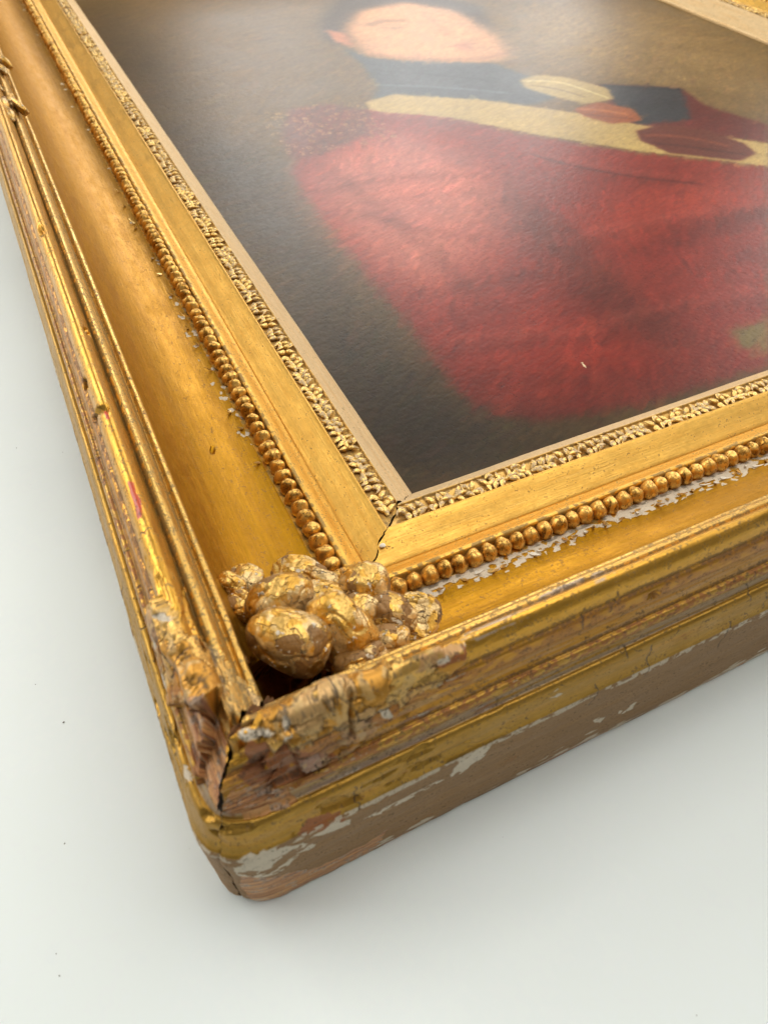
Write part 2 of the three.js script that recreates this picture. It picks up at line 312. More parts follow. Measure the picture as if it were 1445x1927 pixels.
    if (n === 'step') { if (f < 0.5) bole = Math.max(bole, 0.5 * sst(0.36, 0.5, mott)); else grey = Math.max(grey, 0.4 * sst(0.44, 0.6, streak)); }
    // grime: grains caught in the hollows and spatter
    let gr = sst(0.66 - L[4] * 0.16, 0.72 - L[4] * 0.16, fine * 0.6 + mott * 0.4);
    if (n === 'top_fillet') { const g1 = Math.abs(f - 0.46), g2 = Math.abs(f - 0.98); gr = Math.max(gr, (g1 < 0.12 || g2 < 0.11) && fine * 0.7 + mott * 1.3 > 0.90 ? 0.95 : 0); }
    if (n === 'torus' && (f < 0.1 || f > 0.93) && fine + mott > 0.88) gr = 0.85;
    if (n === 'step' && (f < 0.08 || f > 0.9) && fine + mott > 0.92) gr = 0.8;
    if (n === 'cove') { const sp = vn(x * 2.1, y * 2.1), edge = Math.min(f * 3.2, (1 - f) * 2.2); gr = Math.max(gr * 0.6, sp > 0.86 + 0.16 * edge - 0.10 * sst(0.02, -0.09, u) && fine > 0.48 ? 0.75 : 0); }
    if (n === 'bead_seat' && f > 0.42) gr = Math.max(gr, sst(0.45, 0.55, mott) * 0.8);
    if (n === 'leaf_band') gr = Math.max(gr, sst(0.5, 0.62, mott) * 0.5);
    mix3(o3, BOLE, bole); metal *= 1 - 0.75 * bole; h -= bole * 0.06; rough += bole * 0.08;
    if (lump > 0.4) {                                                 // what is left of the cast leaf: crazed, patchy leaf over clay
      const [e, id] = worley(x * 0.12 + (mott - 0.5) * 0.8, y * 0.14 + (patch - 0.5)), crack = 1 - sst(0.0, 0.05, e);
      if (id > 0.86) { mix3(o3, GREY, 0.35); metal *= 0.6; } else if (id > 0.45) { mix3(o3, BOLE, 0.35); metal *= 0.8; } else mix3(o3, PALE, 0.35);
      const flk = sst(0.60, 0.62, fbm(x * 0.35, y * 0.35 + 200, 4)); mix3(o3, [0.52, 0.34, 0.12], flk * 0.6); metal *= 1 - 0.6 * flk; h += flk * 0.15;
      mix3(o3, GRIME, crack * 0.8); h -= crack * 0.45; rough += 0.06;
    }
    if (grey > 0) { mix3(o3, GREY, grey * 0.8); metal *= 1 - 0.6 * grey; rough += 0.05 * grey; }
    if (gesso > 0) { const g = GESSO; mix3(o3, [g[0] * (0.85 + 0.3 * fine), g[1] * (0.85 + 0.3 * fine), g[2] * (0.85 + 0.3 * fine)], gesso); metal *= 1 - gesso; rough += (0.8 - rough) * gesso; h -= 0.3 * gesso; }
    if (wood > 0.3) { const gn = fbm(x * 0.06, y * 3.4, 4); mix3(o3, WOOD, 1); mix3(o3, [0.27, 0.10, 0.035], sst(0.45, 0.62, gn)); mix3(o3, GREY, 0.6 * sst(0.58, 0.66, mott)); metal = 0; rough = 0.6; h = 0.3 + (gn - 0.5) * 0.3; }
    if (n === 'cove' && s > S.cove[1] - 0.052 && rail !== 'R') { const q2 = u + 0.094, jg = (fbm(x * 0.3, y * 0.3 + 5, 3) - 0.5) * 0.006; const cz = s - S.cove[1]; if (q2 + jg < 0.0195 && cz + jg * 0.6 > -0.0464 && cz + jg * 0.5 < -0.0041) { mix3(o3, WOOD, 1); metal = 0; rough = 0.9; h = 0.4 + (fine - 0.5) * 0.6; } }
    if (red > 0.4) { mix3(o3, [0.50, 0.05, 0.014], 0.95); metal = 0; rough = 0.35; h += 0.08; }
    for (const [cu, c0, c1, sd] of CRACKS[rail] ?? []) if (s > c0 && s < c1) { const d = Math.abs(u - cu - (vn(y * 0.7 + sd, sd) - 0.5) * 0.0018); if (d < 0.00022) { mix3(o3, GRIME, 0.75); h -= 0.4; metal *= 0.3; } }
    mix3(o3, GRIME, gr * 0.7); metal *= 1 - 0.7 * gr; rough += 0.2 * gr; h += gr * 0.04;
    o[0] = o3[0]; o[1] = o3[1]; o[2] = o3[2]; o[3] = clamp(rough, 0.2, 0.95); o[4] = metal; o[5] = h;
  });
}
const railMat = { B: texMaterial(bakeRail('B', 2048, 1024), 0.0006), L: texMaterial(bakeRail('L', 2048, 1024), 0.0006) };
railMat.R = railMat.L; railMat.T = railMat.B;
const rawWood = new THREE.MeshStandardMaterial({ color: new THREE.Color().setRGB(0.30, 0.15, 0.06), roughness: 0.8, side: THREE.DoubleSide });

// ---------------------------------------------------------------- relief: wear, break at the mitre, worn arris
const CHORD = [0.1069, 0.0700, 0.1190, 0.0478];                      // the split face of bare wood at the broken corner
function relief(rail, u, q, s, d, h, nd, nh, out) {                  // q: distance from the mitre
  let off = 0; const x = u * 1000 + (rail === 'L' ? 500 : 0), y = s * 1000;
  off += (fbm(x * 0.03, y * 0.05, 3) - 0.5) * 0.0005 + (fbm(x * 0.25, y * 0.3, 3) - 0.5) * (s > S.top_fillet[0] ? 0.00010 + 0.00035 * sst(-0.02, -0.09, u) : 0.00008);
  if (s > S.torus[0] && s < S.side_face[0]) off -= 0.0009 * sst(0.60, 0.66, fbm(x * 0.08 + 40, y * 0.3, 4)) * sst(-0.02, -0.08, u);
  if (s > S.side_face[0]) off += (fbm(x * 0.02, y * 0.04 + 70, 3) - 0.5) * 0.0012;
  const wx = (fbm(x * 0.3, y * 0.3 + 31, 3) - 0.5) * 0.003, wy = (fbm(x * 0.3 + 77, y * 0.3, 3) - 0.5) * 0.003;
  off -= 0.0018 * mask(rail, 'dark', u, s);
  const lump = mask(rail, 'lump', u + wx, s + wy);
  if (lump > 0) {
    const [e, id] = worley(x * 0.12 + (fbm(x * 0.5, y * 0.6 + 60, 4) - 0.5) * 0.8, y * 0.14);
    off += lump * (0.25 + 0.75 * sst(S.torus[0] + 0.001, S.torus[0] + 0.008, s)) * (0.0007 + 0.0019 * sst(0.25, 0.75, fbm(x * 0.085, y * 0.10 + 12, 2)) + 0.0008 * id - 0.0005 * (1 - sst(0, 0.1, e)));
  }
  const cz = s - S.cove[1];
  if (cz > -0.054 && cz < 0.0005) {                                      // the hollow where the cast has broken out of the cove
    const jag = (fbm(x * 0.3, y * 0.3 + 5, 3) - 0.5) * 0.006;
    off -= 0.0150 * sst(0.0205, 0.0190, q + jag) * sst(-0.048, -0.045, cz + jag * 0.6) * sst(-0.0034, -0.0049, cz + jag * 0.5);
  }
  if (lump > 0) {                                                    // the cast fills the grooves it lies over
    const fill = (s0, s1, d0, h0, d1, h1) => { if (s > s0 && s < s1) { const k = (s - s0) / (s1 - s0); d += (d0 + (d1 - d0) * k - d) * lump * 0.85; h += (h0 + (h1 - h0) * k - h) * lump * 0.85; } };
    fill(S.cove[1], S.torus[0] + 0.0045, 0.0967, 0.0558, 0.1076, 0.0725); fill(S.torus[0] + 0.012, S.astragal[0] + 0.0035, 0.1118, 0.0735, 0.1188, 0.0535);
  }
  let dd = d + nd * off, hh = h + nh * off;
  if (s > S.torus[0] + 0.003 && s < S.astragal[1]) {                  // broken away: the surface falls back to the split wood
    const k = (s - S.torus[0] - 0.003) / (S.astragal[1] - S.torus[0] - 0.003);
    const reach = (rail === 'B' ? 0.0055 + 0.010 * sst(0.25, 0.6, k) : 0.011) + (fbm(y * 0.35, rail === 'B' ? 3 : 9, 3) - 0.5) * 0.010;
    const w = sst(reach + 0.0006, reach - 0.0006, q) * sst(0, 0.06, k);
    const cd = CHORD[0] + (CHORD[2] - CHORD[0]) * k, ch = CHORD[1] + (CHORD[3] - CHORD[1]) * k, gn = (fbm(x * 0.08, y * 1.1, 3) - 0.5) * 0.0012;
    dd += (cd + gn - dd) * w; hh += (ch + gn - hh) * w;
  }
  const low = sst(S.astragal[0], S.ogee[0] + 0.004, s);               // the outer arris of the corner is rubbed round
  dd -= low * 0.0046 * Math.pow(Math.max(0, 1 - q / 0.017), 2); if (s > STOT - 0.02) hh += 0.003 * Math.pow(Math.max(0, 1 - q / 0.02), 2) * sst(STOT - 0.02, STOT - 0.003, s);
  out[0] = dd; out[1] = hh;
}
function gapAt(rail, s) {
  const y = s * 1000, j = (vn(y * 0.30 + 3, 5) - 0.5) * 0.0022 + (vn(y * 1.3 + 3, 15) - 0.5) * 0.0007;
  const w = s < S.liner[1] - 0.004 ? 0.00015 : s < S.leaf_band[1] ? 0.0006 : s < S.frieze[1] ? 0.00025 + 0.0003 * vn(y * 0.6, 4) : s < S.top_fillet[0] ? 0.0003 : s < S.astragal[1] ? 0.0006 + 0.0004 * vn(y * 0.3, 2) : 0.00015;
  return w + (rail === 'B' ? j : -j);
}
function buildRail(rail, len, cols, step, detail, parent) {
  const { rows, start } = denseRows(step), nr = rows.length, pos = new Float32Array(nr * (cols + 1) * 3), uv = new Float32Array(nr * (cols + 1) * 2), o = [0, 0], a = 0.06;
  for (let r = 0; r < nr; r++) {
    const [s, d, h, nd, nh] = rows[r], Q = len + 2 * d, q0 = detail ? gapAt(rail, s) : 0.0003;
    for (let c = 0; c <= cols; c++) {
      const t = c / cols, q = detail ? q0 + (Q - 2 * q0) * (Math.exp(t * Math.log(1 + 1 / a)) - 1) * a : q0 + (Q - 2 * q0) * t;
      let dd = d, hh = h, u = -d + q;
      if (detail) { relief(rail, u, q, s, d, h, nd, nh, o); dd = o[0]; hh = o[1]; u = -d + q + Math.max(0, d - dd) * Math.max(0, 1 - q / 0.02); }
      const k = r * (cols + 1) + c; pos.set(place[rail](u, dd, hh), k * 3); uv[k * 2] = texU(-d + q); uv[k * 2 + 1] = s / STOT;
    }
  }
  const idx = []; for (let r = 0; r < nr - 1; r++) for (let c = 0; c < cols; c++) { const A = r * (cols + 1) + c, B = A + 1, C = A + cols + 1, D = C + 1; if (flip[rail]) idx.push(A, C, B, B, C, D); else idx.push(A, B, C, B, D, C); }
  const whole = new THREE.BufferGeometry(); whole.setAttribute('position', new THREE.BufferAttribute(pos, 3)); whole.setIndex(idx); whole.computeVertexNormals();
  const nrm = whole.attributes.normal.array, per = cols + 1;
  for (const [n] of SEGMENTS) {
    const [r0, r1] = start[n], v0 = r0 * per, v1 = (r1 + 1) * per, g = new THREE.BufferGeometry(), ii = [];
    g.setAttribute('position', new THREE.BufferAttribute(pos.slice(v0 * 3, v1 * 3), 3)); g.setAttribute('normal', new THREE.BufferAttribute(nrm.slice(v0 * 3, v1 * 3), 3)); g.setAttribute('uv', new THREE.BufferAttribute(uv.slice(v0 * 2, v1 * 2), 2));
    for (let k = r0 * cols * 6; k < r1 * cols * 6; k++) ii.push(idx[k] - v0);
    g.setIndex(ii); part(n, g, railMat[rail], parent);
  }
  // the wood behind the gilding: mitre faces, back and rebate
  const body = [], sh = new THREE.Shape(); sh.moveTo(0.004, -0.003);
  for (let i = 2; i < NP; i += 2) sh.lineTo(Math.min(PD[i] - (i > 60 ? 0.0022 : 0), 0.1085), PH[i] - (i > 105 ? 0.004 : 0.0022) + (i > 180 ? 0.006 : 0)); sh.lineTo(0.03, -0.0155); sh.lineTo(0.03, -0.006); sh.lineTo(0.004, -0.006); sh.closePath();
  for (const end of [0, 1]) {
    const g = new THREE.ShapeGeometry(sh), p = g.attributes.position; for (let i = 0; i < p.count; i++) { const d = p.getX(i), h = p.getY(i), u = end ? len + d - 0.0009 : -d + 0.0009; p.setXYZ(i, ...place[rail](u, d, h)); } g.computeVertexNormals(); body.push(g);
  }
  const quad = (d0, h0, d1, h1) => { const g = new THREE.BufferGeometry(), P = [[-d0, d0, h0], [len + d0, d0, h0], [-d1, d1, h1], [len + d1, d1, h1]].map(([u, d, h]) => place[rail](u, d, h)); g.setAttribute('position', new THREE.Float32BufferAttribute(P.flat(), 3)); g.setAttribute('uv', new THREE.Float32BufferAttribute(new Float32Array(8), 2)); g.setIndex([0, 1, 2, 1, 3, 2]); g.computeVertexNormals(); return g; };
  body.push(quad(0.108, -0.0157, 0.03, -0.0156), quad(0.03, -0.0156, 0.03, -0.0062), quad(0.03, -0.0062, 0.0, -0.0062), quad(0, -0.0062, 0, -0.00384));
  part('wooden_core', mergeGeometries(body.map((g) => { if (!g.index) return g; return g.toNonIndexed(); })), rawWood, parent);
}
const frame = new THREE.Group(); frame.name = 'picture_frame';
const rails = {};
for (const [k, len, cols, step, detail, label] of [
  ['B', SIGHT_W, 560, 0.0006, true, 'rail under the foot of the portrait with white chips below its beads'], ['L', SIGHT_H, 560, 0.0006, true, 'long rail with a red paint mark on its rounded top'],
  ['R', SIGHT_H, 80, 0.0016, false], ['T', SIGHT_W, 60, 0.0016, false]]) {
  rails[k] = group('rail', frame); if (label) rails[k].userData.label = label;
  buildRail(k, len, cols, step, detail, rails[k]);
}

// ---------------------------------------------------------------- crazed gilding of the applied ornament
const crazed = bake(1024, 1024, (i, j, o) => {
  const per = 32, x = i / 1024 * per, y = j / 1024 * per, c = [0, 0, 0];
  const m = fbm(x * 1.0, y * 1.0, 5), fine = fbm(x * 8, y * 8, 3), p = fbm(x * 0.45 + 8, y * 0.45, 3);
  const [e, id] = worley(x * 0.30 + (m - 0.5) * 1.1, y * 0.30 + (p - 0.5) * 1.1), crack = (1 - sst(0.006, 0.03, e)) * sst(0.30, 0.36, p + (fine - 0.5) * 0.2), lift = sst(0.30, 0.0, e);
  c[0] = 0.64; c[1] = 0.39; c[2] = 0.105; let metal = 0.88, rough = 0.38, h = 0.55 + (fine - 0.5) * 0.10 + (m - 0.5) * 0.3;
  mix3(c, [0.56, 0.30, 0.05], sst(0.50, 0.56, m)); mix3(c, [0.66, 0.47, 0.22], sst(0.50, 0.56, p) * 0.8); metal -= 0.25 * sst(0.50, 0.56, p);
  const flake = sst(0.64, 0.648, fbm(x * 0.26 + 40, y * 0.26, 5)); mix3(c, [0.24, 0.115, 0.03], flake * 0.9); metal *= 1 - 0.8 * flake; rough += 0.2 * flake; h -= 0.3 * flake;
  const wh = sst(0.77, 0.78, fbm(x * 1.3 + 90, y * 1.3 + 5, 4)); mix3(c, [0.66, 0.58, 0.44], wh); metal *= 1 - wh; h += 0.1 * wh; rough += 0.3 * wh;
  mix3(c, GRIME, crack * 0.85); metal *= 1 - 0.8 * crack; h += lift * 0.12 * (id - 0.3) - crack * 0.5; mix3(c, GRIME, sst(0.64, 0.7, fine) * 0.3);
  o[0] = c[0]; o[1] = c[1]; o[2] = c[2]; o[3] = rough + (fine - 0.5) * 0.3; o[4] = metal; o[5] = h;
}, true);
const crazedMat = texMaterial(crazed, 0.0010);
const beadTex = bake(256, 256, (i, j, o) => {
  const x = i / 256 * 16, y = j / 256 * 16, m = fbm(x * 0.7, y * 0.7, 4), fine = fbm(x * 4, y * 4, 2), c = [0.74, 0.44, 0.11];
  mix3(c, [0.42, 0.21, 0.035], sst(0.5, 0.66, m)); mix3(c, GRIME, sst(0.6, 0.68, fine * 0.6 + m * 0.4) * 0.7);
  o[0] = c[0]; o[1] = c[1]; o[2] = c[2]; o[3] = 0.40 + (fine - 0.5) * 0.2; o[4] = 0.88; o[5] = 0.5 + (fine - 0.5) * 0.3;
}, true);
const beadMat = texMaterial(beadTex, 0.00025);

// ---------------------------------------------------------------- beads
const beadShapes = [0, 1, 2, 3, 4, 5, 6, 7].map((k) => {
  const g = new THREE.SphereGeometry(1, 18, 12), p = g.attributes.position; reseed(100 + k); const o = rr(0, 50);
  for (let i = 0; i < p.count; i++) { const x = p.getX(i), y = p.getY(i), z = p.getZ(i), n = 1 + (vn3(x * 1.6 + o, y * 1.6, z * 1.6 + 9) - 0.5) * 0.34; p.setXYZ(i, x * 0.0032 * n, y * 0.0042 * n, z * 0.0038 * n); }
  const w = g.attributes.uv; for (let i = 0; i < w.count; i++) w.setXY(i, w.getX(i) * 0.6 + k * 0.23, w.getY(i) * 0.35 + k * 0.41);
  g.computeVertexNormals(); return g;
});
const PITCH = 0.00648, BEAD_D = 0.0521, BEAD_H = 0.0157, restBeads = [];
const turnOf = { B: 0, L: Math.PI / 2, R: Math.PI / 2, T: 0 };
reseed(77);
for (const [k, len, u1] of [['B', SIGHT_W, 0.235], ['L', SIGHT_H, 0.89], ['R', SIGHT_H, 0.0], ['T', SIGHT_W, -1]]) {
  for (let u = -0.046; u < len + 0.046; u += PITCH) {
    const shown = k === 'R' ? u > 0.30 && u < 0.66 : u < u1;
    const m = new THREE.Mesh(beadShapes[Math.floor(rnd() * 8)], beadMat); m.castShadow = m.receiveShadow = true; m.name = 'bead';
    m.position.set(...place[k](u + rr(-0.0002, 0.0002), BEAD_D, BEAD_H - 0.0003 + rr(-0.0006, 0.0002)));
    m.rotation.set(rr(-0.2, 0.2), turnOf[k] + rr(-0.14, 0.14), rr(-0.2, 0.2)); const sc = rr(0.9, 1.06); m.scale.setScalar(sc);
    if (shown) rails[k].add(m); else { m.updateMatrix(); restBeads.push(m.geometry.clone().applyMatrix4(m.matrix)); }
  }
}
{ const m = part('bead_row', mergeGeometries(restBeads), beadMat, frame); m.userData.kind = 'stuff'; }

// ---------------------------------------------------------------- carved leaves along the sight edge
function tube(points, radii, seg = 6, sides = 6) {                    // a tapering, bent lobe with closed ends
  const curve = new THREE.CatmullRomCurve3(points.map((p) => new THREE.Vector3(...p))), pos = [], uv = [], idx = [], fr = curve.computeFrenetFrames(seg, false);
  for (let i = 0; i <= seg; i++) {
    const t = i / seg, c = curve.getPointAt(t), k = t * (radii.length - 1), a = Math.min(radii.length - 2, Math.floor(k)), r = radii[a] + (radii[a + 1] - radii[a]) * (k - a);
    for (let j = 0; j <= sides; j++) { const w = j / sides * 6.2832, v = c.clone().addScaledVector(fr.normals[i], Math.cos(w) * r).addScaledVector(fr.binormals[i], Math.sin(w) * r); pos.push(v.x, v.y, v.z); uv.push(t * 0.2, j / sides * 0.2); }
  }
  for (let i = 0; i < seg; i++) for (let j = 0; j < sides; j++) { const A = i * (sides + 1) + j, B = A + 1, C = A + sides + 1, D = C + 1; idx.push(A, B, C, B, D, C); }
  const g = new THREE.BufferGeometry(); g.setAttribute('position', new THREE.Float32BufferAttribute(pos, 3)); g.setAttribute('uv', new THREE.Float32BufferAttribute(uv, 2)); g.setIndex(idx); g.computeVertexNormals(); return g;
}
// local axes: x along the rail, y up, z outwards across the 10 mm band
const leafShapes = [0, 1, 2, 3, 4].map((k) => {
  reseed(300 + k); const gs = [], mm = 0.001;
  const lobe = (x0, z0, ang, len, r, curl, lift) => {
    const pts = []; let x = x0, z = z0, a = ang; const n = 5;
    for (let i = 0; i <= n; i++) { const t = i / n; pts.push([x * mm, (0.6 + lift * Math.sin(t * 2.6)) * mm, z * mm]); x += Math.cos(a) * len / n; z += Math.sin(a) * len / n; a += curl / n; }
    gs.push(tube(pts, [r * 0.6 * mm, r * mm, r * 0.95 * mm, r * 0.45 * mm, 0.05 * mm], 7, 6));
  };
  lobe(-6.6, 5.4 + rr(-0.6, 0.6), rr(-0.35, 0.1), 8.5, 1.35, rr(0.3, 1.1), 1.6);
  for (const sg of [-1, 1]) for (let i = 0; i < 3; i++) lobe(-5.2 + i * 3.6 + rr(-0.5, 0.5), 5.2 + sg * 0.5, sg * rr(0.45, 1.15), rr(4.6, 5.6), rr(1.15, 1.65), sg * rr(0.3, 1.8), rr(0.9, 1.8));
  lobe(3.2, 5 + rr(-1.2, 1.2), rr(0, 6.2), 6.5, 1.3, rr(3.0, 4.2), 1.9); lobe(-1.5, 2.0, rr(-0.7, 0.7), 5, 1.35, rr(1.2, 2.8), 2.1);
  const g = mergeGeometries(gs), w = g.attributes.uv; for (let i = 0; i < w.count; i++) w.setXY(i, w.getX(i) + k * 0.17, w.getY(i) + k * 0.29); return g;
});
const leafTex = bake(512, 512, (i, j, o) => {
  const x = i / 512 * 32, y = j / 512 * 32, m = fbm(x * 0.8, y * 0.8, 4), fine = fbm(x * 4, y * 4, 2), c = [0.86, 0.57, 0.18];
  let metal = 0.9; const d = sst(0.54, 0.64, m); mix3(c, [0.46, 0.33, 0.19], d * 0.8); metal -= 0.5 * d; mix3(c, GRIME, sst(0.6, 0.66, fine) * 0.4);
  o[0] = c[0]; o[1] = c[1]; o[2] = c[2]; o[3] = 0.38 + (fine - 0.5) * 0.2; o[4] = metal; o[5] = 0.5 + (fine - 0.5) * 0.4;
}, true);
const leafMat = texMaterial(leafTex, 0.0004);
const restLeaves = []; reseed(555);
for (const [k, len, u1] of [['B', SIGHT_W, 0.235], ['L', SIGHT_H, 0.88], ['R', SIGHT_H, 0], ['T', SIGHT_W, -1]]) {
  for (let u = -0.0105; u < len + 0.01; u += 0.0128) {
    const shown = k === 'R' ? u > 0.30 && u < 0.66 : u < u1;
    const m = new THREE.Mesh(leafShapes[Math.floor(rnd() * 5)], leafMat); m.castShadow = m.receiveShadow = true; m.name = 'leaf';
    const out = { B: 0, L: -Math.PI / 2, R: Math.PI / 2, T: Math.PI }[k];
    m.position.set(...place[k](u, 0.0145, 0.0125)); m.rotation.y = out; if (rnd() < 0.5) { m.scale.x = -1; } m.scale.y = rr(0.6, 0.85);
    if (shown) rails[k].add(m); else { m.updateMatrix(); const g = m.geometry.clone().applyMatrix4(m.matrix); if (m.scale.x < 0) { const ix = g.index.array; for (let i = 0; i < ix.length; i += 3) { const q = ix[i]; ix[i] = ix[i + 1]; ix[i + 1] = q; } } restLeaves.push(g); }
  }
}
{ const m = part('leaf_row', mergeGeometries(restLeaves), leafMat, frame); m.userData.kind = 'stuff'; }

// ---------------------------------------------------------------- the corner ornament
function lobeShape(c, axis, up, rl, rw, rh, seed, rough = 0.16, pinch = 0, ribs = 0, cup = 0, nu = 110, nv = 78) {   // centre and half sizes in mm
  const g = new THREE.SphereGeometry(1, nu, nv), p = g.attributes.position, w = g.attributes.uv;
  const X = new THREE.Vector3(...axis).normalize(), Y = new THREE.Vector3(...up), Z = X.clone().cross(Y).normalize(); Y.copy(Z).cross(X).normalize();
  for (let i = 0; i < p.count; i++) {
    const x = p.getX(i), y = p.getY(i), z = p.getZ(i);
    let n = 1 + (vn3(x * 1.3 + seed * 7.1, y * 1.3 + 3, z * 1.3 + seed) - 0.5) * 2.8 * rough + (vn3(x * 2.2 + seed, y * 2.2, z * 2.2 + 40) - 0.5) * rough * 0.5 + (vn3(x * 7 + seed, y * 7, z * 7 + 40) - 0.5) * rough * 0.16;
    const fold = 1 - Math.abs(2 * vn3(x * 1.5 + seed * 2.3, y * 1.5 + 8, z * 1.5 + seed * 1.7) - 1); n -= 0.07 * Math.pow(fold, 12) * (0.8 + ribs);            // creases
    n += ribs * 0.028 * Math.cos(Math.atan2(z, x + 1.15) * 9 + seed);                                                                                   // veins fanning from the base
    // shells of gilding that have lifted or gone: flat steps with an edge
    const ww = worley(x * rl * 0.16 + seed * 3.1 + vn(z * 3 + seed, y * 3) * 0.5, (z * rw + y * 2.5) * 0.16 + seed); n += (ww[1] > 0.7 ? -0.32 : ww[1] > 0.4 ? 0.10 : 0) / rl * sst(0.0, 0.05, ww[0]) - 0.15 / rl * (1 - sst(0, 0.04, ww[0]));
    const wd = 1 - pinch * sst(-0.2, 1, x), bl = 1 + 0.12 * Math.sign(y) * Math.abs(y);
    const sq = (v) => Math.sign(v) * Math.pow(Math.abs(v), 0.84), q = X.clone().multiplyScalar(sq(x) * rl * n * 0.97).addScaledVector(Y, y * rh * n * bl).addScaledVector(Z, sq(z) * rw * n * wd * 0.97).addScaledVector(Y, cup * (x * x + z * z - 0.5));
    p.setXYZ(i, c[0] / 1000 + q.x / 1000, c[1] / 1000 + LIFT + q.y / 1000, c[2] / 1000 + q.z / 1000);
    const th = Math.acos(clamp(y, -1, 1)), r = Math.hypot(x, z) || 1; w.setXY(i, th * x / r * rl / 74 + seed * 0.137, th * z / r * rw / 74 + seed * 0.291);
  }
  g.computeVertexNormals();
  // the sphere's seam: share its normals
  const nm = g.attributes.normal; for (let r = 0; r <= nv; r++) { const a = r * (nu + 1), e = a + nu, v = new THREE.Vector3(nm.getX(a) + nm.getX(e), nm.getY(a) + nm.getY(e), nm.getZ(a) + nm.getZ(e)).normalize(); nm.setXYZ(a, v.x, v.y, v.z); nm.setXYZ(e, v.x, v.y, v.z); }
  return g;
}
const ornament = group('corner_ornament', frame); ornament.userData.label = 'cracked gilt cluster of lobes and leaves in the hollow of the corner';
for (const [c, axis, up, rl, rw, rh, seed, rough, pinch, ribs, cup] of [
  [[-82.4, 51, 78.1], [0.8, -0.15, 0.58], [0.05, 1, 0.2], 13.2, 10.0, 8.6, 1, 0.08, -0.05, 0.1, -1],
  [[-79.5, 46.5, 59.5], [0.95, 0.16, 0.24], [0, 1, 0.2], 11.8, 8.4, 6.6, 2, 0.11, 0.15, 0.25, -1.5],
  [[-66.3, 46.5, 77.5], [0.22, -0.50, 0.80], [0.3, 0.8, 0.4], 13.8, 8.6, 7.4, 3, 0.09, -0.15, 0.2, -1],
  [[-50.5, 36, 59.8], [0.75, -0.1, 0.55], [0, 1, 0.1], 10.2, 9.4, 4.6, 4, 0.18, 0.2, 1.0, -4],
  [[-46.6, 34.5, 72.4], [0.85, -0.2, 0.5], [0, 1, 0.3], 9.4, 7.8, 4.4, 5, 0.15, 0.1, 1.0, -3],
  [[-39.0, 32.5, 75.4], [0.75, -0.05, 0.65], [0.1, 0.8, 0.55], 8.2, 8.0, 2.4, 6, 0.12, 0, 0.8, 1.6],
  [[-53.0, 38, 84.0], [0.8, 0.2, 0.4], [0, 1, 0.3], 7.4, 5.8, 4.6, 7, 0.18, 0, 0.5, -1.5],
  [[-66.8, 25.5, 39.0], [0.9, 0, 0.3], [0, 0.9, 0.45], 10.6, 7.8, 2.6, 8, 0.13, 0.2, 1.0, -2.4],
  [[-85.2, 32, 38.0], [0.6, 0.2, -0.7], [0, 0.9, 0.4], 6.8, 6.4, 2.6, 9, 0.12, 0, 0.8, -2],
  [[-91.6, 38, 42.0], [0.7, 0, 0.7], [0, 1, 0.2], 5.0, 4.6, 3.8, 10, 0.14, 0, 0.4, -1],
  [[-90.6, 35, 50.0], [0.5, 0.1, 0.8], [0, 1, 0.2], 7.4, 5.6, 5.4, 11, 0.16, 0, 0.6, -1],
  [[-66.0, 43, 88.5], [0.9, 0.1, 0.2], [0, 1, 0.2], 9.0, 5.4, 5.6, 12, 0.2, 0, 0.4, -1],
  [[-58.0, 37.5, 69.0], [0.6, 0, 0.5], [0, 1, 0.2], 8.4, 7.4, 5.0, 13, 0.18, 0, 0.8, -2],
  [[-60.0, 30, 48.5], [0.5, 0.1, 0.8], [0, 1, 0.2], 10, 4.6, 4.2, 14, 0.14, 0.3, 1.0, -1],
  [[-72.5, 36, 50.5], [0.9, 0.2, 0.3], [0, 1, 0.2], 7.5, 5.0, 3.6, 15, 0.16, 0.2, 1.0, -2],
]) part('lobe', lobeShape(c, axis, up, rl, rw, rh, seed, rough, pinch, ribs, cup), crazedMat, ornament);
part('stem', lobeShape([-66, 27, 64], [0.7, 0, 0.7], [0, 1, 0], 22, 15, 10, 21, 0.2, 0), crazedMat, ornament);

// ---------------------------------------------------------------- slivers of gilding lifting off along the beads
const sliverGold = new THREE.MeshStandardMaterial({ color: new THREE.Color().setRGB(0.80, 0.55, 0.20), metalness: 0.85, roughness: 0.35, side: THREE.DoubleSide });
const sliverWhite = new THREE.MeshStandardMaterial({ color: new THREE.Color().setRGB(0.72, 0.66, 0.54), roughness: 0.85, side: THREE.DoubleSide });
function flakeShape(len, wid, thick, curl) {                          // a bent, pointed chip with thickness
  const n = 5, pos = [], idx = [], prof = []; for (let i = 0; i <= n; i++) { const t = i / n; prof.push([t * len, curl * t * t * len, wid * (1 - Math.abs(t - 0.35) * 1.3) * rr(0.6, 1.1)]); }
  for (const top_ of [1, 0]) for (const [x, y, w] of prof) { pos.push(x, y + top_ * thick, -Math.max(w, 0.0001)); pos.push(x, y + top_ * thick, Math.max(w, 0.0001)); }
  const o = (n + 1) * 2; for (let i = 0; i < n; i++) { const a = i * 2; idx.push(a, a + 1, a + 2, a + 1, a + 3, a + 2, o + a, o + a + 2, o + a + 1, o + a + 1, o + a + 2, o + a + 3, a, a + 2, o + a, a + 2, o + a + 2, o + a, a + 1, o + a + 1, a + 3, a + 3, o + a + 1, o + a + 3); }
  idx.push(0, o, 1, 1, o, o + 1, 2 * n, 2 * n + 1, o + 2 * n, 2 * n + 1, o + 2 * n + 1, o + 2 * n);
  const g = new THREE.BufferGeometry(); g.setAttribute('position', new THREE.Float32BufferAttribute(pos, 3)); g.setIndex(idx); return new THREE.BufferGeometry().copy(g).toNonIndexed();
}
